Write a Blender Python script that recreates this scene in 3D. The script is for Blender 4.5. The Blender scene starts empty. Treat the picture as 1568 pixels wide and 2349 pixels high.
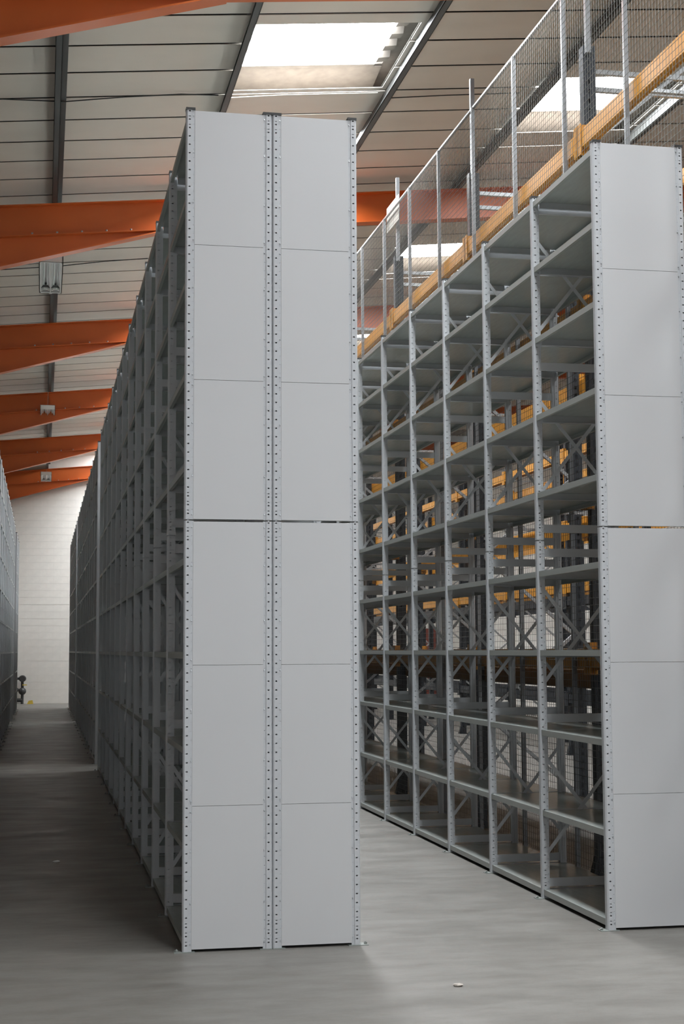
import bpy, math, random
from mathutils import Vector, Matrix
random.seed(7)
SC = bpy.context.scene
COL = SC.collection

# ------------------------------------------------------------------ camera
def make_camera():
    f, yaw, pitch, roll, h = 3462.4, 0.1956, 0.0911, -0.0045, 1.6625
    cy, sy, cp, sp = math.cos(yaw), math.sin(yaw), math.cos(pitch), math.sin(pitch)
    F = Vector((sy*cp, cy*cp, sp)); R = Vector((cy, -sy, 0)); U = R.cross(F)
    R2 = math.cos(roll)*R + math.sin(roll)*U
    U2 = -math.sin(roll)*R + math.cos(roll)*U
    cd = bpy.data.cameras.new('camera'); cam = bpy.data.objects.new('camera', cd); COL.objects.link(cam)
    m = Matrix((( R2.x, U2.x, -F.x, 0), (R2.y, U2.y, -F.y, 0), (R2.z, U2.z, -F.z, h), (0, 0, 0, 1)))
    cam.matrix_world = m
    cd.sensor_fit = 'VERTICAL'; cd.sensor_height = 36; cd.lens = f/2349*36
    cd.clip_start = 0.05; cd.clip_end = 300
    SC.camera = cam
make_camera()

# ------------------------------------------------------------------ light
W = bpy.data.worlds.new('overcast_sky'); SC.world = W; W.use_nodes = True
W.node_tree.nodes['Background'].inputs[0].default_value = (0.89, 0.94, 1.0, 1)
W.node_tree.nodes['Background'].inputs[1].default_value = 3.6
SKYLIGHT = 44.0          # brightness of the daylight coming through the rooflight sheets
def portal(x0, x1, z0, z1, y):      # lets the renderer sample the sky light entering the added, unseen door opening
    l = bpy.data.lights.new('added_door_daylight', 'AREA'); l.shape = 'RECTANGLE'; l.size = x1-x0; l.size_y = z1-z0; l.cycles.is_portal = True
    o = bpy.data.objects.new('added_door_daylight', l); COL.objects.link(o); o.location = ((x0+x1)/2, y, (z0+z1)/2); o.rotation_euler = (math.radians(90), 0, math.radians(180))
ADDED_DOOR = (-4.6, 9.0, 0.0, 5.6)  # unseen opening behind the camera, added and sized to light the shelf fronts
portal(*ADDED_DOOR, -14.0)
SC.view_settings.view_transform = 'Standard'
SC.view_settings.look = 'None'
SC.view_settings.gamma = 1
SC.view_settings.use_curve_mapping = False
SC.view_settings.exposure = -0.22
SC.cycles.max_bounces = 8
SC.cycles.diffuse_bounces = 5
SC.cycles.caustics_reflective = False
SC.cycles.caustics_refractive = False

# ------------------------------------------------------------------ materials
def mat(name, col, rough=0.5, metal=0.0, noise=0.0, scale=3.0, stretch=(1, 1, 1), col2=None, bump=0.0, emit=None, spec=0.5):
    m = bpy.data.materials.new(name); m.use_nodes = True
    nt = m.node_tree; b = nt.nodes['Principled BSDF']
    b.inputs['Base Color'].default_value = (*col, 1); b.inputs['Roughness'].default_value = rough
    b.inputs['Metallic'].default_value = metal
    b.inputs['Specular IOR Level'].default_value = spec
    if noise or bump:
        tc = nt.nodes.new('ShaderNodeTexCoord'); mp = nt.nodes.new('ShaderNodeMapping')
        mp.inputs['Scale'].default_value = stretch
        nt.links.new(tc.outputs['Object'], mp.inputs[0])
        n = nt.nodes.new('ShaderNodeTexNoise'); n.inputs['Scale'].default_value = scale; n.inputs['Detail'].default_value = 5
        nt.links.new(mp.outputs[0], n.inputs['Vector'])
        if noise:
            r = nt.nodes.new('ShaderNodeValToRGB')
            c2 = col2 or tuple(c*(1-noise) for c in col)
            r.color_ramp.elements[0].position = 0.3; r.color_ramp.elements[1].position = 0.7
            r.color_ramp.elements[0].color = (*c2, 1); r.color_ramp.elements[1].color = (*col, 1)
            nt.links.new(n.outputs[0], r.inputs[0]); nt.links.new(r.outputs[0], b.inputs['Base Color'])
        if bump:
            bp = nt.nodes.new('ShaderNodeBump'); bp.inputs['Strength'].default_value = bump; bp.inputs['Distance'].default_value = 0.01
            nt.links.new(n.outputs[0], bp.inputs['Height']); nt.links.new(bp.outputs[0], b.inputs['Normal'])
    if emit:
        b.inputs['Emission Color'].default_value = (*emit[0], 1); b.inputs['Emission Strength'].default_value = emit[1]
    return m

def floor_mat():
    m = bpy.data.materials.new('concrete_floor'); m.use_nodes = True
    nt = m.node_tree; N = nt.nodes; L = nt.links; b = N['Principled BSDF']
    tc = N.new('ShaderNodeTexCoord')
    def noise(sc, st, det=6, rough=.6):
        mp = N.new('ShaderNodeMapping'); mp.inputs['Scale'].default_value = st; L.new(tc.outputs['Object'], mp.inputs[0])
        n = N.new('ShaderNodeTexNoise'); n.inputs['Scale'].default_value = sc; n.inputs['Detail'].default_value = det
        n.inputs['Roughness'].default_value = rough; L.new(mp.outputs[0], n.inputs['Vector']); return n
    def ramp(src, p0, p1, c0, c1):
        r = N.new('ShaderNodeValToRGB'); e = r.color_ramp.elements
        e[0].position = p0; e[1].position = p1; e[0].color = (*c0, 1); e[1].color = (*c1, 1); L.new(src.outputs[0], r.inputs[0]); return r
    base = ramp(noise(.7, (1, 1, 1)), .3, .7, (.158, .150, .136), (.190, .181, .166))
    streak = ramp(noise(2.2, (1.0, 2.6, 1), 8, .7), .40, .58, (.72, .70, .68), (1, 1, 1))
    stain = ramp(noise(1.1, (1, 1.6, 1), 8, .75), .62, .74, (1, 1, 1), (.52, .46, .40))
    fine = ramp(noise(60, (1, 1, 1), 3, .6), .3, .7, (.93, .93, .93), (1, 1, 1))
    def mul(a, c, f=1.0):
        x = N.new('ShaderNodeMix'); x.data_type = 'RGBA'; x.blend_type = 'MULTIPLY'; x.inputs[0].default_value = f
        L.new(a, x.inputs[6]); L.new(c, x.inputs[7]); return x.outputs[2]
    c = mul(base.outputs[0], streak.outputs[0], .6); c = mul(c, stain.outputs[0], .55); c = mul(c, fine.outputs[0])
    L.new(c, b.inputs['Base Color'])
    rr = ramp(noise(1.5, (1, 2, 1)), .3, .7, (.34, .34, .34), (.55, .55, .55)); L.new(rr.outputs[0], b.inputs['Roughness'])
    bp = N.new('ShaderNodeBump'); bp.inputs['Strength'].default_value = .06; bp.inputs['Distance'].default_value = .01
    L.new(noise(9, (1, 1, 1)).outputs[0], bp.inputs['Height']); L.new(bp.outputs[0], b.inputs['Normal'])
    return m

M = dict(
    paint=mat('grey_shelf_paint', (.495, .512, .53), .40, noise=.05, scale=2),
    panel=mat('grey_panel_paint', (.53, .537, .545), .42, noise=.04, scale=1.2),
    deck=mat('grey_shelf_deck', (.42, .45, .43), .22, noise=.10, scale=6, stretch=(6, 1, 1)),
    galv=mat('galvanised_steel', (.50, .52, .53), .32, metal=.75, noise=.2, scale=30),
    post=mat('galvanised_post', (.27, .28, .29), .42, metal=.4, noise=.15, scale=20),
    wire=mat('galvanised_wire', (.17, .165, .155), .5, metal=.3),
    yellow=mat('yellow_beam_paint', (.50, .215, .016), .38, noise=.12, scale=8),
    black=mat('black_upright_paint', (.013, .016, .021), .4),
    plastic=mat('black_plastic', (.02, .02, .02), .5),
    orange=mat('orange_steel_paint', (.62, .13, .022), .42, noise=.12, scale=1.5),
    purlin=mat('grey_purlin_steel', (.065, .068, .065), .5, noise=.35, scale=3, stretch=(1, .3, 1)),
    liner=mat('off_white_liner', (.71, .64, .565), .55, noise=.13, scale=.5, stretch=(1, 2.5, 1)),
    dark=mat('dark_roof_sheet', (.05, .05, .045), .7),
    sheet=mat('grey_fibre_cement', (.42, .38, .34), .8, noise=.2, scale=8),
    wall=mat('white_painted_block', (.84, .81, .76), .7, noise=.05, scale=6, bump=.3),
    mortar=mat('painted_mortar', (.76, .735, .69), .8),
    white=mat('white_enamel', (.90, .89, .86), .4),
    mirror=mat('bright_reflector', (.92, .92, .92), .3, metal=.7),
    tube=mat('glass_tube', (.85, .87, .85), .25),
    glow=mat('rooflight_sheet', (.9, .9, .9), .6, emit=((.93, .97, 1.0), SKYLIGHT)),
    brown=mat('dark_board', (.20, .105, .04), .7, noise=.3, scale=6),
    red=mat('red_brown_door', (.22, .05, .035), .5),
    pipe=mat('dark_pipe', (.05, .05, .05), .5),
    lever=mat('yellow_lever', (.7, .5, .08), .5),
    cable=mat('black_cable', (.03, .03, .03), .6),
    lip=mat('grey_green_shelf_edge', (.34, .355, .335), .4),
    plate=mat('dull_plate', (.36, .34, .30), .6),
    foot=mat('dull_galvanised', (.22, .24, .225), .6, metal=.2),
    paper=mat('crumpled_paper', (.42, .38, .34), .8),
    floor=floor_mat(),
)

# ------------------------------------------------------------------ helpers
class MB:
    def __init__(s): s.v = []; s.f = []
    def quad(s, a, b, c, d):
        n = len(s.v); s.v += [a, b, c, d]; s.f.append((n, n+1, n+2, n+3))
    def hexa(s, p):      # 8 points: bottom ring then top ring
        n = len(s.v); s.v += [tuple(q) for q in p]
        for q in ((3, 2, 1, 0), (4, 5, 6, 7), (0, 1, 5, 4), (1, 2, 6, 5), (2, 3, 7, 6), (3, 0, 4, 7)):
            s.f.append(tuple(n+i for i in q))
    def box(s, x0, x1, y0, y1, z0, z1):
        s.hexa([(x0, y0, z0), (x1, y0, z0), (x1, y1, z0), (x0, y1, z0), (x0, y0, z1), (x1, y0, z1), (x1, y1, z1), (x0, y1, z1)])
    def bar(s, a, b, w, h, up=(0, 0, 1)):
        a = Vector(a); b = Vector(b); d = (b-a).normalized(); up = Vector(up)
        sd = d.cross(up).normalized()*(w/2); u = sd.cross(d).normalized()*(h/2)
        s.hexa([a-sd-u, a+sd-u, a+sd+u, a-sd+u, b-sd-u, b+sd-u, b+sd+u, b-sd+u])
    def tube(s, a, b, r, n=8, cap=True):
        a = Vector(a); b = Vector(b); d = (b-a).normalized()
        x = d.orthogonal().normalized(); y = d.cross(x)
        k = len(s.v)
        for p in (a, b):
            for i in range(n):
                t = 2*math.pi*i/n; s.v.append(tuple(p + r*(math.cos(t)*x + math.sin(t)*y)))
        for i in range(n):
            j = (i+1) % n; s.f.append((k+i, k+j, k+n+j, k+n+i))
        if cap:
            s.f.append(tuple(k+i for i in reversed(range(n)))); s.f.append(tuple(k+n+i for i in range(n)))
    def path(s, pts, r, n=6):
        for a, b in zip(pts[:-1], pts[1:]): s.tube(a, b, r, n)
    def ball(s, c, r, n=10, m=6, sq=(1, 1, 1)):
        k = len(s.v)
        for i in range(m+1):
            ph = math.pi*i/m
            for j in range(n):
                t = 2*math.pi*j/n
                s.v.append((c[0]+sq[0]*r*math.sin(ph)*math.cos(t), c[1]+sq[1]*r*math.sin(ph)*math.sin(t), c[2]+sq[2]*r*math.cos(ph)))
        for i in range(m):
            for j in range(n):
                jj = (j+1) % n; s.f.append((k+i*n+j, k+(i+1)*n+j, k+(i+1)*n+jj, k+i*n+jj))
    def prism(s, poly, a0, a1, axis='y'):
        k = len(s.v); n = len(poly)
        for a in (a0, a1):
            for (p, q) in poly:
                s.v.append((p, a, q) if axis == 'y' else (a, p, q))
        s.f.append(tuple(k+i for i in range(n))); s.f.append(tuple(k+n+i for i in reversed(range(n))))
        for i in range(n):
            j = (i+1) % n; s.f.append((k+j, k+i, k+n+i, k+n+j))
    def mesh(s, name, m):
        me = bpy.data.meshes.new(name); me.from_pydata(s.v, [], s.f); me.materials.append(M[m]); me.update()
        if s.bad(): pass
        return me
    def bad(s): return False
    def build(s, name, m, parent=None, loc=(0, 0, 0)):
        return link(name, s.mesh(name, m), parent, loc)

def link(name, me, parent=None, loc=(0, 0, 0), rz=0.0, scale=None):
    o = bpy.data.objects.new(name, me); COL.objects.link(o)
    o.location = loc; o.rotation_euler = (0, 0, rz)
    if scale: o.scale = scale
    if parent: o.parent = parent
    return o

def thing(name, label, cat, loc=(0, 0, 0), group=None):
    o = link(name, None, None, loc); return tag(o, label, cat, group)
def tag(o, label, cat, group=None, kind=None):
    o['label'] = label; o['category'] = cat
    if group: o['group'] = group
    if kind: o['kind'] = kind
    return o
def structure(o, label=None):
    o['kind'] = 'structure'
    if label: o['label'] = label
    return o

# ------------------------------------------------------------------ dimensions
CAMZ = 1.6625
Y0, BAY = 8.5318, 1.1882                  # first upright row and bay length
XL, HALF, GAPM = 0.7799, 0.5023, 0.003    # main double block
XR, YR, DR = 3.3017, 8.6348, 0.595         # right-hand run
HT = 4.8
YF, YB, XW0, XW1 = -14.0, 49.5, -5.4, 14.0
SLOPE = 0.092
def ztop(x): return CAMZ + 5.84 + SLOPE*x      # top flange of the rafters
def zliner(x): return ztop(x) + 0.20
def zouter(x): return zliner(x) + 0.28
RAFT_Y = [12.4 + 7.38*k for k in range(-3, 6)]
PURL_X = [-5.3, -3.5, -1.72, .085, 1.91, 3.74, 5.57, 7.40, 9.2, 11.0, 12.8]
LINER = 0.722

# ------------------------------------------------------------------ floor and walls
f = MB(); f.box(XW0-.3, XW1+.3, YF-.3, YB+.3, -.2, 0); o = structure(f.build('floor', 'floor'), 'pale grey worn concrete warehouse floor')

def wall_poly(name, y0, y1, m='wall'):
    w = MB(); w.prism([(XW0-.3, -.2), (XW1+.3, -.2), (XW1+.3, zouter(XW1)), (XW0-.3, zouter(XW0))], y0, y1, 'y'); return structure(w.build(name, m))
wb = wall_poly('wall_back', YB+.012, YB+.3, 'mortar'); wb['label'] = 'white painted blockwork wall at the end of the aisle'
wf = MB()
for (a, b, c, d) in ((XW0-.3, ADDED_DOOR[0], -.2, 7.2), (ADDED_DOOR[1], XW1+.3, -.2, 9.0), (ADDED_DOOR[0], ADDED_DOOR[1], ADDED_DOOR[3], 7.8)): wf.box(a, b, YF-.3, YF, c, d)
wf.prism([(XW0-.3, 7.2), (ADDED_DOOR[0], 7.2), (ADDED_DOOR[0], zouter(ADDED_DOOR[0])), (XW0-.3, zouter(XW0))], YF-.3, YF, 'y')
wf.prism([(ADDED_DOOR[0], 7.8), (ADDED_DOOR[1], 7.8), (ADDED_DOOR[1], zouter(ADDED_DOOR[1])), (ADDED_DOOR[0], zouter(ADDED_DOOR[0]))], YF-.3, YF, 'y')
wf.prism([(ADDED_DOOR[1], 9.0), (XW1+.3, 9.0), (XW1+.3, zouter(XW1)), (ADDED_DOOR[1], zouter(ADDED_DOOR[1]))], YF-.3, YF, 'y')
structure(wf.build('wall_front', 'wall'))
w = MB(); w.box(XW0-.3, XW0, YF, YB, 0, zouter(XW0)); structure(w.build('wall_left', 'wall'))
wr = MB(); wr.box(XW1, XW1+.3, YF, YB, 0, zouter(XW1)); structure(wr.build('wall_right', 'wall'))
# blocks of the end wall that can be told apart
bl = MB(); e = .0015
bl.hexa([(e, .01, e), (.45-e, .01, e), (.45-e, .03, e), (e, .03, e), (e, .01, .225-e), (.45-e, .01, .225-e), (.45-e, .03, .225-e), (e, .03, .225-e)])
blm = bl.mesh('block', 'wall')
for r in range(31):
    for c in range(9):
        if c == 8 and r % 2: continue
        x = -1.7 + c*.45 + (.225 if r % 2 else 0)
        link('block', blm, wb, (x, YB-.018 + random.uniform(0, .002), r*.225 + (.006 if r > 13 else 0)))
rest = MB(); rest.box(XW0, -1.7, YB-.006, YB+.013, 0, 9); rest.box(2.4, XW1, YB-.006, YB+.013, 0, 9.6); rest.box(-1.7, 2.4, YB-.006, YB+.013, 31*.225+.006, 8.2)
rest.build('block_face', 'wall', wb)

# ------------------------------------------------------------------ roof
openA = [(1.96, 3.715, 14.46+7.38*k, 16.28+7.38*k) for k in range(-2, 5)]
openB = [(5.61, 7.38, 16.1+7.38*k, 18.0+7.38*k) for k in range(-2, 5)]
openD = [(1.96, 3.715, 17.8+7.38*k, 19.62+7.38*k) for k in range(-2, 5)]
OPENINGS = OPEN = openA + openB + openD
def cells(mb, x0, x1, y0, y1, zf, th, ops=None):
    OPEN = ops or OPENINGS
    xs = sorted({x0, x1} | {o[i] for o in OPEN for i in (0, 1) if o[2] < y1 and o[3] > y0 and x0 < o[i] < x1})
    ys = sorted({y0, y1} | {o[i] for o in OPEN for i in (2, 3) if y0 < o[i] < y1})
    for b0, b1 in zip(ys[:-1], ys[1:]):
        run = None; segs = []
        for a0, a1 in zip(xs[:-1], xs[1:]):
            cx, cy = (a0+a1)/2, (b0+b1)/2
            hole = any(o[0] < cx < o[1] and o[2] < cy < o[3] for o in OPEN)
            if hole: 
                if run: segs.append(run); run = None
            else: run = (run[0], a1) if run else (a0, a1)
        if run: segs.append(run)
        for a0, a1 in segs:
            z0, z1 = zf(a0), zf(a1)
            mb.hexa([(a0, b0, z0), (a1, b0, z1), (a1, b1, z1), (a0, b1, z0), (a0, b0, z0+th), (a1, b0, z1+th), (a1, b1, z1+th), (a0, b1, z0+th)])
ceil = MB(); cells(ceil, XW0-.3, XW1+.3, YF-.3, YB+.3, zouter, .05)
CE = structure(ceil.build('ceiling', 'sheet'), 'sloping lined warehouse roof with grey purlins')
mid = MB(); cells(mid, XW0, XW1, YF, YB-2, lambda x: zliner(x)+.035, .004, [(a, b, c, d+.72) for a, b, c, d in openA+openB] + openD); mid.build('insulation_board', 'dark', CE)
k = 0; y = YF + .05
while y < 47.6:
    p = MB(); cells(p, XW0+.01, XW1-.01, y + .022, y+LINER - .022, zliner, .006)
    p.build('liner_panel', 'liner', CE); y += LINER
for i, x in enumerate(PURL_X):
    p = MB(); z = ztop(x)+.002; t = .006
    p.box(x-.035, x+.035, YF+.02, YB-.02, z, z+t)                 # bottom flange
    p.box(x+.029, x+.035, YF+.02, YB-.02, z, z+.19)               # web
    p.box(x+.035, x+.095, YF+.02, YB-.02, z+.186, z+.192)         # top flange
    p.box(x-.035, x-.029, YF+.02, YB-.02, z, z+.025)
    p.build('purlin', 'purlin', CE)

n = 0
def rooflight(op, idx):
    x0, x1, y0, y1 = op
    r = link('window_%d' % idx, None, None, ((x0+x1)/2, (y0+y1)/2, zliner((x0+x1)/2))); structure(r)
    cx, cy, cz = r.location
    P = lambda x, y, z: (x-cx, y-cy, z-cz)
    g = MB(); h = .275; xa = x1 - .10
    g.quad(P(x0-.05, y0-.1, zliner(x0-.05)+h), P(x0-.05, y1, zliner(x0-.05)+h), P(xa, y1, zliner(xa)+h), P(xa, y0-.1, zliner(xa)+h))
    fr = MB(); fr.hexa([P(x0-.05, y1-.05, zliner(x0)+h-.02), P(xa, y1-.05, zliner(xa)+h-.02), P(xa, y1+.03, zliner(xa)+h-.02), P(x0-.05, y1+.03, zliner(x0)+h-.02), P(x0-.05, y1-.05, zliner(x0)+h-.003), P(xa, y1-.05, zliner(xa)+h-.003), P(xa, y1+.03, zliner(xa)+h-.003), P(x0-.05, y1+.03, zliner(x0)+h-.003)]); fr.build('lap_strip', 'sheet', r)
    if idx <= 14:  # added strip, tilted so grazing pane light greys the dark roof gap
        sf = MB(); sf.hexa([P(x0-.05, y1+.03, zliner(x0)+.262), P(x1, y1+.03, zliner(x1)+.262), P(x1, y1+.85, zliner(x1)+.15), P(x0-.05, y1+.85, zliner(x0)+.15), P(x0-.05, y1+.03, zliner(x0)+.27), P(x1, y1+.03, zliner(x1)+.27), P(x1, y1+.85, zliner(x1)+.158), P(x0-.05, y1+.85, zliner(x0)+.158)]); sf.build('added_tilt_strip', 'sheet', r)
    pane = g.build('pane', 'glow', r)
    # corrugated sheet ends lapping over the right-hand side of the opening
    yy = y0 + .12
    while yy < y1 - .2:
        c = MB(); xa = x1 - .13; zz = zliner(xa) + .27
        c.hexa([P(xa, yy, zz-.07), P(x1, yy, zz-.05), P(x1, yy+.13, zz-.05), P(xa, yy+.13, zz-.07), P(xa, yy-.05, zz-.005), P(x1, yy-.05, zz+.01), P(x1, yy+.20, zz+.01), P(xa, yy+.20, zz-.005)])
        c.build('corrugation_end', 'sheet', r)
        c = MB(); xb = x0 + .12; zz = zliner(x0) + .27
        c.hexa([P(x0, yy, zz-.06), P(xb, yy, zz-.06), P(xb, yy+.13, zz-.06), P(x0, yy+.13, zz-.06), P(x0, yy-.05, zz-.005), P(xb, yy-.05, zz+.005), P(xb, yy+.20, zz+.005), P(x0, yy+.20, zz-.005)])
        c.build('corrugation_end', 'sheet', r); yy += .33
for i, op in enumerate(OPEN): rooflight(op, i+1)

# ------------------------------------------------------------------ portal rafters
rl = {1: 'orange steel rafter nearest the camera, crossing the very top of the view', 2: 'orange steel rafter second from the camera, behind the top of the front shelving block',
      3: 'orange steel rafter third from the camera, right behind the nearest hanging lamp', 4: 'orange steel rafter fourth from the camera, just above the middle hanging lamp',
      5: 'orange steel rafter fifth from the camera, in front of the dark roof strip', 6: 'orange steel rafter farthest away, along the top of the white end wall'}
bt = MB(); bt.tube((0, 0, 0), (0, 0, .03), .014, 6); BOLT = bt.mesh('bolt', 'galv')
def rafter(y, i):
    r = thing('roof_rafter', rl.get(i, 'orange steel rafter behind the camera, %s it' % {0: 'nearest above', -1: 'second back from', -2: 'farthest back from'}.get(i, '')), 'beam', (XW0, y, ztop(XW0)), 'orange rafters of the hall')
    P = lambda x, dy, z: (x-XW0, dy, z-ztop(XW0))
    def slab(mb, x0, x1, z0a, z0b, z1a, z1b, w):
        mb.hexa([P(x0, -w, z0a), P(x1, -w, z0b), P(x1, w, z0b), P(x0, w, z0a), P(x0, -w, z1a), P(x1, -w, z1b), P(x1, w, z1b), P(x0, w, z1a)])
    D = .42; a, b = XW0, XW1; t = lambda x: ztop(x)
    m = MB(); slab(m, a, b, t(a)-.016, t(b)-.016, t(a), t(b), .095)
    slab(m, a, b, t(a)-D+.014, t(b)-D+.014, t(a)-.016, t(b)-.016, .006)
    slab(m, a, b, t(a)-D, t(b)-D, t(a)-D+.015, t(b)-D+.015, .095)
    m.build('rafter_beam', 'orange', r)
    h = MB(); xe = 1.48; zb = lambda x: t(x)-D-.001
    low = lambda x: zb(xe) - .015 - (xe-x)*.275
    slab(h, a, xe, low(a)+.014, low(xe)+.014, zb(a), zb(xe), .006)
    slab(h, a, xe, low(a), low(xe), low(a)+.015, low(xe)+.015, .09)
    h.build('haunch', 'orange', r)
    for q in range(5):
        x = -.2 + q*.32; link('bolt', BOLT, r, P(x, -.06, zb(x)+.015))
    c = MB(); base = low(XW0)
    c.box(0, .3, -.09, -.076, -ztop(XW0), base-ztop(XW0)); c.box(0, .3, .076, .09, -ztop(XW0), base-ztop(XW0)); c.box(.14, .15, -.08, .08, -ztop(XW0), base-ztop(XW0))
    c.build('column', 'orange', r)
for k, y in enumerate(RAFT_Y):
    rafter(min(y, 49.28), k-2)

# ------------------------------------------------------------------ shelving
SLOT = .05
def upright_mesh(holes=True):
    mb = MB(); t = .0015
    z_t = ((.004, 2.396), (2.404, HT-.004))
    for z0, z1 in z_t:
        # aisle face with a chamfered corner, outer edge at x=0
        mb.box(0, t, .008, .040, z0, z1)
        mb.hexa([(0, .008, z0), (.008, 0, z0), (.009, .0012, z0), (.0015, .009, z0), (0, .008, z1), (.008, 0, z1), (.009, .0012, z1), (.0015, .009, z1)])
        # rear (far) face
        mb.box(0, .052, .040, .0412, z0, z1)
        if holes:
            xs = [(.008, .0155), (.026, .034)]; xs2 = [(.034, .0415), (.0448, .052)]
            for a, b in xs: mb.box(a, b, 0, t, z0, z1)
            for a, b in xs2: mb.box(a, b, .004, .004+t, z0, z1)
            mb.box(.0335, .0345, 0, .005, z0, z1)
            # slot column
            cuts = []; z = z0 + .03
            while z < z1 - .01:
                cuts.append((z, z+.007)); 
                if z < z0+.15 or z > z1-.15: cuts.append((z+.020, z+.0245))
                z += SLOT
            p = z0
            for c0, c1 in cuts: mb.box(.0155, .026, 0, t, p, c0); p = c1
            mb.box(.0155, .026, 0, t, p, z1)
            p = z0; z = z0 + .055
            while z < z1-.01:
                mb.box(.0415, .0448, .004, .004+t, p, z); p = z+.0035; z += SLOT
            mb.box(.0415, .0448, .004, .004+t, p, z1)
        else:
            mb.box(.008, .034, 0, t, z0, z1); mb.box(.034, .052, .004, .004+t, z0, z1)
        mb.box(.0505, .052, .004, .040, z0, z1)
    return mb.mesh('upright', 'paint')
UP = upright_mesh()
TIES = (.105, 1.196, 2.318, 2.483, 3.607, 4.715)
XBR = (.616, 1.754, 3.05, 4.17)
SHELF_Z = (4.765, 4.30, 3.80, 3.262, 2.727, 2.19, 1.655, 1.12, .585, .062)
def mirror(me, name):
    m2 = me.copy(); m2.name = name
    for v in m2.vertices: v.co.x = -v.co.x
    m2.flip_normals(); return m2
UPM = mirror(UP, 'upright_mirror')
cap = MB(); cap.box(-.001, .053, -.003, .044, HT-.006, HT+.008); CAPM = cap.mesh('cap', 'plastic'); CAPR = mirror(CAPM, 'cap_mirror')
ft = MB(); ft.box(-.045, .07, -.012, .055, .0, .004); ft.tube((-.028, .02, .004), (-.035, .02, .014), .009, 6); FTM = ft.mesh('foot_plate', 'foot'); fb = MB(); fb.box(0.0, .07, -.012, .055, .0, .004); FTS = fb.mesh('foot_plate', 'foot'); FTR = mirror(FTS, 'foot_plate_mirror'); FTL = mirror(FTM, 'foot_plate_mirror')
def tie_mesh(D):
    m = MB(); a, b = .046, D-.046; h = .028
    m.box(a, b, .014, .0155, -h, h); m.box(a, b, .0155, .032, h-.0015, h); m.box(a, b, .0155, .032, -h, -h+.0015); return m.mesh('cross_tie', 'paint')
def xb_mesh(D):
    m = MB(); a, b = .046, D-.046
    m.bar((a, .012, -.31), (b, .012, .31), .003, .024, (0, 0, 1)); m.bar((a, .017, .31), (b, .017, -.31), .003, .024, (0, 0, 1))
    m.tube(((a+b)/2, .008, 0), ((a+b)/2, .02, 0), .008, 6)
    return m.mesh('cross_brace', 'paint')
def shelf_mesh(D):
    m = MB(); a, b = .008, D-.008; y0, y1 = .045, BAY-.004; t = .0015; h = .038
    m.box(a, b, y0, y1, -t, 0)
    m.box(a, a+t, y0, y1, -h, -t); m.box(b-t, b, y0, y1, -h, -t)
    m.box(a+t, a+.02, y0, y1, -h, -h+t); m.box(b-.02, b-t, y0, y1, -h, -h+t)
    m.box(.053, D-.053, y0, y0+t, -h-.008, -t); m.box(.053, D-.053, y1-t, y1, -h-.012, -t); m.box(.053, D-.053, y1-.02, y1-t, -h-.012, -h-.012+t)
    me = m.mesh('shelf', 'deck'); me.materials.append(M['paint']); me.materials.append(M['lip'])
    for i, p in enumerate(me.polygons):
        if i >= 6: p.material_index = 2 if i < 30 else 1
    return me
CACHE = {}
def kit(D):
    if D not in CACHE: CACHE[D] = (tie_mesh(D), xb_mesh(D), shelf_mesh(D))
    return CACHE[D]
def append(v, f, me, dx, dz, flip=False):
    n = len(v)
    v += [(p.co.x+dx, p.co.y, p.co.z+dz) for p in me.vertices]; f += [tuple(n+i for i in pl.vertices) for pl in me.polygons]
def frame_base(D):
    """the welded pair of uprights"""
    v, f = [], []; append(v, f, UP, 0, 0); append(v, f, UPM, D, 0)
    me = bpy.data.meshes.new('upright_pair'); me.from_pydata(v, [], f); me.materials.append(M['paint']); return me
def frame_joined(D):
    tie, xb, _ = kit(D); v, f = [], []; append(v, f, UP, 0, 0); append(v, f, UPM, D, 0)
    for z in TIES: append(v, f, tie, 0, z)
    for z in XBR: append(v, f, xb, 0, z)
    me = bpy.data.meshes.new('upright_frame'); me.from_pydata(v, [], f); me.materials.append(M['paint']); return me
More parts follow.
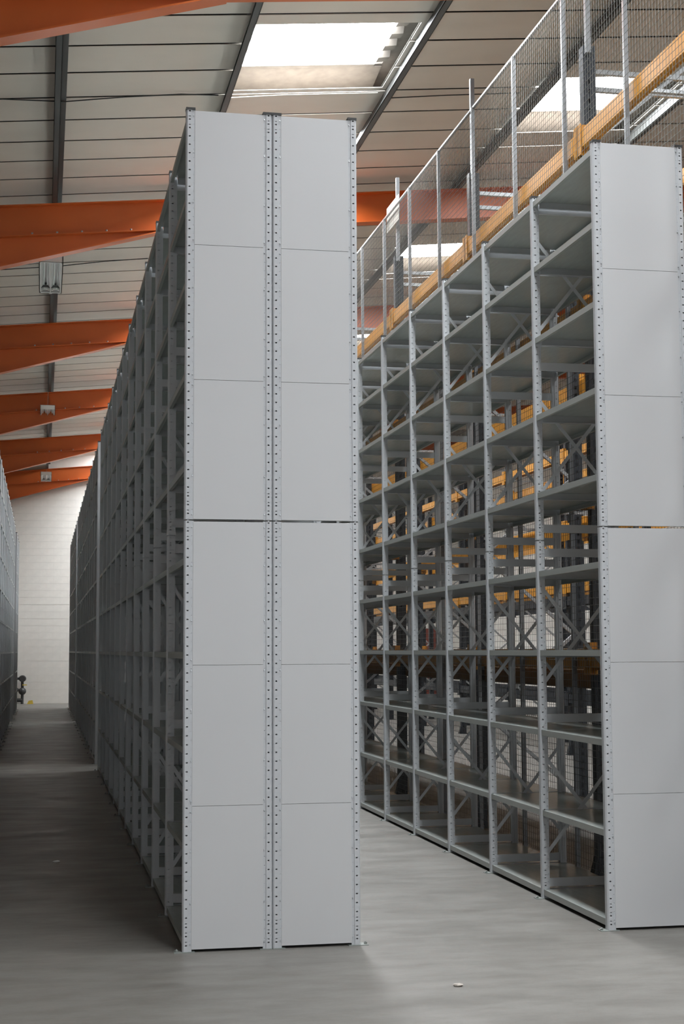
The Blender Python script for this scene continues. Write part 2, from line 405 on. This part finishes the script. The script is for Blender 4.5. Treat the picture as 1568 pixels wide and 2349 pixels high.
def run(label, x, y, nb, D, detail=0, panel=False, skip_first=0, right=False):
    fa, fz = (FTS, FTL) if right else (FTM, FTR)
    r = thing('shelving_run', label, 'shelving', (x, y, 0), 'runs of grey steel shelving')
    tie, xb, sh = kit(D); fj = frame_joined(D)
    for k in range(skip_first, nb+1):
        yy = k*BAY
        if k < detail:
            fr = link('upright_frame', None, r, (0, yy, 0))
            link('upright', UP, fr); link('upright', UPM, fr, (D, 0, 0))
            for z in TIES: link('cross_tie', tie, fr, (0, 0, z))
            for z in XBR: link('cross_brace', xb, fr, (0, 0, z))
            link('cap', CAPM, fr); link('cap', CAPR, fr, (D, 0, 0))
            link('foot_plate', fa, fr); link('foot_plate', fz, fr, (D, 0, 0))
        else:
            fr = link('upright_frame', fj, r, (0, yy, 0))
            link('cap', CAPM, fr); link('cap', CAPR, fr, (D, 0, 0))
            link('foot_plate', fz if right else fa, fr, (D if right else 0, 0, 0))
        if k < nb:
            for z in SHELF_Z: link('shelf', sh, r, (0, yy, z))
    if panel:
        seams = (.014, .797, 1.581, 2.393, 2.405, 3.208, 3.996, HT-.008)
        for a, b in zip(seams[:3]+seams[4:7], seams[1:4]+seams[5:]):
            m = MB(); g = .0004; x0, x1 = .050, D-.050; e = .001
            m.hexa([(x0, .006, a+g), (x1, .006, a+g), (x1, .02, a+g), (x0, .02, a+g), (x0, .006, b-g), (x1, .006, b-g), (x1, .02, b-g), (x0, .02, b-g)])
            m.hexa([(x0+e, .002, a+g+e), (x1-e, .002, a+g+e), (x1, .006, a+g), (x0, .006, a+g), (x0+e, .002, b-g-e), (x1-e, .002, b-g-e), (x1, .006, b-g), (x0, .006, b-g)])
            p = m.build('end_panel_sheet', 'panel', r)
            s = MB()
            for zz in (a+.03, a+.25, b-.25, b-.03):
                for xx in (x0-.006, x1+.006): s.tube((xx, -.001, zz), (xx, .005, zz), .004, 6)
            s.build('screws', 'galv', p)
    return r
XL2 = XL + HALF + GAPM
run('grey shelving run at front centre, left half of the nearest double block', XL, Y0, 11, HALF, detail=12, panel=True)
run('grey shelving run at front centre, right half of the nearest double block', XL2, Y0, 11, HALF, panel=True, detail=1, right=True)
run('grey shelving run on the right, its end panel at the right edge', XR, YR, 11, DR, detail=9, panel=True)
run('grey steel shelving run beyond the first cross gap, left half, with a pale end upright', XL, Y0+12*BAY, 11, HALF, panel=True)
run('grey steel shelving run beyond the first cross gap, right half, hidden behind the front block', XL2, Y0+12*BAY, 11, HALF, panel=True, right=True)
run('grey steel shelving run farthest down the dark aisle, left half, beside the end wall', XL, Y0+24*BAY, 7, HALF, panel=True)
run('grey steel shelving run farthest down the dark aisle, right half, beside the end wall', XL2, Y0+24*BAY, 7, HALF, panel=True, right=True)
run('grey shelving run beyond the gap in the right-hand row, hidden behind the front block', XR, YR+12*BAY, 11, DR, panel=True)
run('grey shelving run farthest along the right-hand row, hidden behind the front block', XR, YR+24*BAY, 7, DR, panel=True)
XD = -.685 - HALF
run('grey shelving run left of the dark aisle, nearest us, outside the left edge', XD, Y0, 11, HALF, right=True)
run('grey steel shelving run left of the dark aisle, entering at the left edge', XD, Y0+13*BAY, 12, HALF, right=True)
run('grey steel shelving run left of the dark aisle, nearest the end wall', XD, Y0+27.2*BAY, 3, HALF, right=True)
run('grey shelving run outside the left edge, nearest us, behind the aisle shelving', XD-HALF-GAPM, Y0, 11, HALF)
run('grey shelving run outside the left edge, farther off, behind the aisle shelving', XD-HALF-GAPM, Y0+13*BAY, 12, HALF)

# ------------------------------------------------------------------ mesh fence
FX, FP, FY0, NP, FZ = 3.95, 1.265, 9.64-2*1.265, 31, 6.79
fe = thing('mesh_fence', 'tall galvanised wire mesh fence standing behind the right-hand shelving', 'fence', (FX, FY0, 0))
pm = MB(); pm.box(-.022, .010, -.015, .015, 0, FZ); pm.box(-.05, .05, -.05, .05, 0, .006); PM = pm.mesh('fence_post', 'post')
wm = MB(); rw = .0019
def wire(a, b):
    wm.tube(a, b, rw, 3, cap=False)
y = .04
while y < FP-.02: wire((-.024, y, .06), (-.024, y, FZ-.02)); y += .05
z = .08
while z < FZ-.02: wire((-.0285, .0, z), (-.0285, FP, z)); z += .05
WM = wm.mesh('mesh_panel', 'wire')
tr = MB(); tr.bar((-.0, 0, FZ), (0, FP, FZ), .025, .02); TRM = tr.mesh('top_rail', 'post')
mr = MB(); mr.bar((-.012, 0.02, 2.3), (-.012, FP-.02, 2.3), .018, .02); mr.bar((-.012, 0.02, 4.5), (-.012, FP-.02, 4.5), .018, .02); MRM = mr.mesh('middle_rail', 'post')
for k in range(NP+1):
    link('fence_post', PM, fe, (0, k*FP, 0))
    if k < NP:
        p = link('mesh_panel', WM, fe, (0, k*FP, 0)); p['kind'] = 'stuff'
        link('top_rail', TRM, fe, (0, k*FP, 0))
sg = MB(); sg.box(.034, .038, 0, .62, -.15, .15); s = sg.build('blank_sign', 'plate'); s.location = (3.95, 16.65, 6.78)
tag(s, 'pale blank plate fixed near the top of the mesh fence', 'sign')

# ------------------------------------------------------------------ pallet racking
def pallet_rack(label, x0, x1, y0, nb, L, levels, blacks, zt, boards=(), post=False):
    r = thing('pallet_rack', label, 'racking', (x0, y0, 0), 'runs of pallet racking')
    D = x1-x0
    um = MB()
    # perforated channel: two side plates, a face with slots
    for z0, z1 in ((0, zt),):
        um.box(-.05, -.047, -.045, .045, z0, z1); um.box(.035, .05, -.045, -.042, z0, z1); um.box(.035, .05, .042, .045, z0, z1)
        um.box(-.05, .035, .042, .045, z0, z1)
        um.box(-.05, -.02, -.045, -.042, z0, z1); um.box(.005, .035, -.045, -.042, z0, z1)
        p = z0; z = .05
        while z < z1-.05: um.box(-.02, .005, -.045, -.042, p, z); p = z+.035; z += .075
        um.box(-.02, .005, -.045, -.042, p, z1)
    UMM = um.mesh('rack_upright', 'black')
    bp = MB(); bp.box(-.09, .09, -.08, .08, 0, .008); bp.prism([(-.09, .008), (-.05, .008), (-.05, .16)], -.04, .04, 'y'); BPM = bp.mesh('base_plate', 'black')
    hb = MB(); hb.box(.04, D-.04, -.018, .018, -.018, .018); HBM = hb.mesh('frame_strut', 'galv')
    db = MB(); db.bar((.05, 0, 0), (D-.05, 0, .75), .03, .03, (0, 1, 0)); DBM = db.mesh('frame_diagonal', 'galv')
    db2 = MB(); db2.bar((D-.05, 0, 0), (.05, 0, .75), .03, .03, (0, 1, 0)); DBM2 = db2.mesh('frame_diagonal', 'galv')
    def beam_mesh(mt):
        b = MB(); b.box(-.025, .025, .05, L-.05, -.115, .0); b.box(-.025, -.021, .05, L-.05, .0, .022)
        b.box(.021, .025, .05, L-.05, -.135, -.115)
        return b.mesh('rack_beam', mt)
    BY, BB = beam_mesh('yellow'), beam_mesh('black')
    cn = MB(); cn.box(-.034, -.028, -.03, .075, -.17, .07); cn.box(-.028, .03, .044, .05, -.17, .07); CNY = cn.mesh('end_connector', 'yellow')
    cm = MB(); cm.box(-.034, -.028, L-.075, L+.03, -.17, .07); cm.box(-.028, .03, L-.05, L-.044, -.17, .07); CNY2 = cm.mesh('end_connector', 'yellow'); CNB2 = CNY2.copy(); CNB2.materials[0] = M['black']
    CNB = CNY.copy(); CNB.materials[0] = M['black']
    sb = MB(); sb.box(.02, D-.02, -.02, .02, .0, .025); SBM = sb.mesh('support_bar', 'galv')
    pp = MB(); pp.box(-.02, .02, -.02, .02, -1.0, 0); PPM = pp.mesh('extension_post', 'post')
    for k in range(nb+1):
        fr = link('rack_frame', None, r, (0, k*L, 0))
        for xx in (0, D):
            link('rack_upright', UMM, fr, (xx, 0, 0)); link('base_plate', BPM, fr, (xx, 0, 0))
        z = .3; j = 0
        while z < zt-.1:
            link('frame_diagonal', DBM if j % 2 else DBM2, fr, (0, 0, z)); z += .75; j += 1
        for z in (.25, zt-.33, zt-.19): link('frame_strut', HBM, fr, (0, 0, z))
        if post:
            link('extension_post', PPM, fr, (-.02, -.066, zt+.95-.02), )
        if k < nb:
            for z in levels:
                for xx, sx in ((-.06, 1), (D+.06, -1)):
                    b = link('rack_beam', BY, r, (xx, k*L, z), scale=(sx, 1, 1)); link('end_connector', CNY, b); link('end_connector', CNY2, b)
                for q in (.3, .7): link('support_bar', SBM, r, (0, k*L+q*L, z))
            for z in blacks:
                for xx, sx in ((-.06, 1), (D+.06, -1)):
                    b = link('rack_beam', BB, r, (xx, k*L, z), scale=(sx, 1, 1)); link('end_connector', CNB, b); link('end_connector', CNB2, b)
            for z in boards:
                m = MB(); nbd = 5
                for q in range(nbd):
                    m = MB(); a = .03 + q*(D-.06)/nbd; m.box(a, a+(D-.06)/nbd-.02, .07, L-.07, z-.15, z-.01); m.build('deck_board', 'brown', r, (0, k*L, 0))
    return r
pallet_rack('black and yellow pallet racking directly behind the mesh fence', 4.06, 5.06, 10.69-3.155, 12, 3.155, (5.58, 4.26, 2.87, 1.64), (), 6.28, boards=(1.51,), post=True)
pallet_rack('black and yellow pallet racking farther off, beyond the racking behind the fence', 8.2, 9.2, 10.2, 11, 3.155, (4.78, 3.62, 2.66, 1.60), (2.46, .93), 5.6)

dr = MB(); dr.box(0, .5, -.05, 0, 0, 2.3); dr.box(-.05, .55, -.02, 0, 0, 2.36)
d = dr.build('door_1', 'red', None, (12.45, 49.45, 0)); structure(d)

# ------------------------------------------------------------------ hanging lamps
def lamp(y, label, zr):
    x = .05; z = CAMZ+5.33
    r = thing('hanging_lamp', label, 'lamp', (x, y, z), 'lamps hung over the dark aisle')
    W2, L = .165, 1.85
    h = MB(); h.box(-W2, W2, 0, .012, 0, .10); h.box(-W2, W2, L-.012, L, 0, .10); h.box(-W2, -W2+.012, 0, L, 0, .10); h.box(W2-.012, W2, 0, L, 0, .10); h.box(-W2, W2, 0, L, .095, .10)
    h.box(-W2, W2, 0, .05, 0, .004); h.box(-W2, W2, L-.05, L, 0, .004); h.box(-W2, -W2+.028, 0, L, 0, .004); h.box(W2-.028, W2, 0, L, 0, .004); h.box(-.006, .006, .05, L-.05, .0, .09)
    h.build('housing', 'white', r)
    for cx in (-.072, .072):
        m = MB()
        for s in (-1, 1):
            m.quad((cx+s*.015, .05, .085), (cx+s*.062, .05, .012), (cx+s*.062, L-.3, .012), (cx+s*.015, L-.3, .085))
        m.quad((cx-.015, .05, .085), (cx+.015, .05, .085), (cx+.015, L-.3, .085), (cx-.015, L-.3, .085))
        m.build('reflector', 'mirror', r)
        for dx in (-.025, .025):
            t = MB(); t.tube((cx+dx, .06, .05), (cx+dx, L-.34, .05), .009, 8); t.build('tube', 'tube', r)
        e = MB()
        for q in range(9):
            a = math.pi*q/8; e.bar((cx+.05*math.cos(a), L-.22-.07*math.sin(a)+.07, .02), (cx+.05*math.cos(a+.35), L-.22-.07*math.sin(a+.35)+.07, .02), .02, .03)
        e.build('lamp_holder', 'white', r)
        k = MB(); k.box(cx-.062, cx+.062, L-.3, L-.06, .06, .065); k.build('end_tray', 'pipe', r)
    b = MB(); b.tube((0, L, .04), (0, L+.03, .04), .045, 12); b.ball((0, L+.03, .03), .03); b.build('end_bracket', 'white', r)
    wz = zr - z
    wr = MB(); wr.tube((0, .12, .1), (.01, .25, wz), .005, 5); wr.tube((0, L-.12, .1), (.01, L-.25, wz), .005, 5); wr.build('hanging_wire', 'post', r)
lamp(20.75, 'white box lamp hung nearest over the dark aisle, below the second rafter', ztop(.06))
lamp(33.7, 'middle one of the three white lamps hung over the dark aisle', ztop(.06))
lamp(46.4, 'farthest and smallest white lamp hung in front of the end wall', ztop(.06))

# cables under the roof
def cable(pts, r, m, label, name='cable'):
    pts = [Vector(p) for p in pts]; out = []
    for a, b in zip(pts[:-1], pts[1:]):
        for i in range(6): out.append(a.lerp(b, i/6))
    out.append(pts[-1]); c = MB(); c.path(out, r, 5); o = c.build(name, m); tag(o, label, 'cable'); return o
zz = lambda x: zliner(x) - .03
cable([(-5.0, 24.2, zz(-5)), (-.73, 23.75, zz(-.73)), (.2, 23.65, zz(.2)-.01), (.87, 23.4, zz(.87)-.03), (1.55, 23.45, zz(1.55))], .007, 'cable', 'black cable sagging under the roof above the nearest lamp')
cable([(-5.0, 16.3, zz(-5)), (-.5, 16.3, zz(-.5)), (.17, 16.42, zz(.17)), (.8, 16.32, zz(.8)), (1.43, 16.27, zz(1.43)), (1.85, 16.33, zz(1.85))], .007, 'cable', 'black cable across the roof panels left of the nearest rooflight')
cable([(3.8, 16.55, zz(3.8)), (4.5, 16.5, zz(4.5)), (5.4, 16.45, zz(5.4)-.01)], .007, 'cable', 'black cable across the roof panels right of the nearest rooflight')
cable([(1.95, 16.42, zz(1.95)), (2.6, 16.36, zz(2.6)), (3.68, 16.36, zz(3.68))], .005, 'white', 'thin white cable just below the nearest rooflight')

# ------------------------------------------------------------------ valve pipe on the end wall, litter and floor glint
v = thing('valve_pipe', 'dark upright valve pipe with wheels at the foot of the end wall', 'pipe', (-.60, 49.28, 0))
m = MB(); m.tube((0, 0, .0), (0, 0, .86), .045, 10); m.tube((0, 0, .80), (-.6, 0, .80), .04, 10); m.tube((0, 0, .12), (-.6, 0, .12), .06, 10); m.build('pipe', 'pipe', v)
m = MB(); m.ball((0, 0, .80), .12, 12, 8, (1, 1, .9)); m.tube((0, -.02, .8), (0, -.16, .8), .09, 12); m.build('check_valve', 'pipe', v)
m = MB(); m.ball((0, 0, .40), .12, 12, 8); m.tube((-.12, 0, .42), (-.22, 0, .5), .05, 8); m.build('stop_valve', 'pipe', v)
m = MB(); m.bar((0, -.05, .60), (.14, -.06, .60), .03, .03); m.build('lever', 'lever', v)
y = MB(); y.prism([(0, 0), (.20, 0), (.17, .12), (.05, .10)], 0, .12, 'y'); o = y.build('rag', 'lever', None, (-.45, 49.1, 0)); tag(o, 'small yellow rag on the floor beside the valve pipe', 'rag')
def litter(name, loc, r, m, label, cat, seed):
    rnd = random.Random(seed); l = MB(); l.ball((0, 0, 0), r, 10, 7, (1, .75, .28))
    l.v = [(a*rnd.uniform(.7, 1.15), b*rnd.uniform(.7, 1.15), max(0, c*rnd.uniform(.6, 1.3)+r*.22)) for a, b, c in l.v]
    o = l.build(name, m, None, loc); tag(o, label, cat)
litter('scrap_and_glint', (2.043, 7.41, 0), .028, 'paper', 'small crumpled brownish paper scrap on the foreground floor', 'litter', 3)
litter('scrap_and_glint', (.135, 12.35, 0), .03, 'white', 'small white blob standing in for a light glint on the shaded aisle floor', 'litter', 5)  # white blob modelled in place of a light reflection on the floor
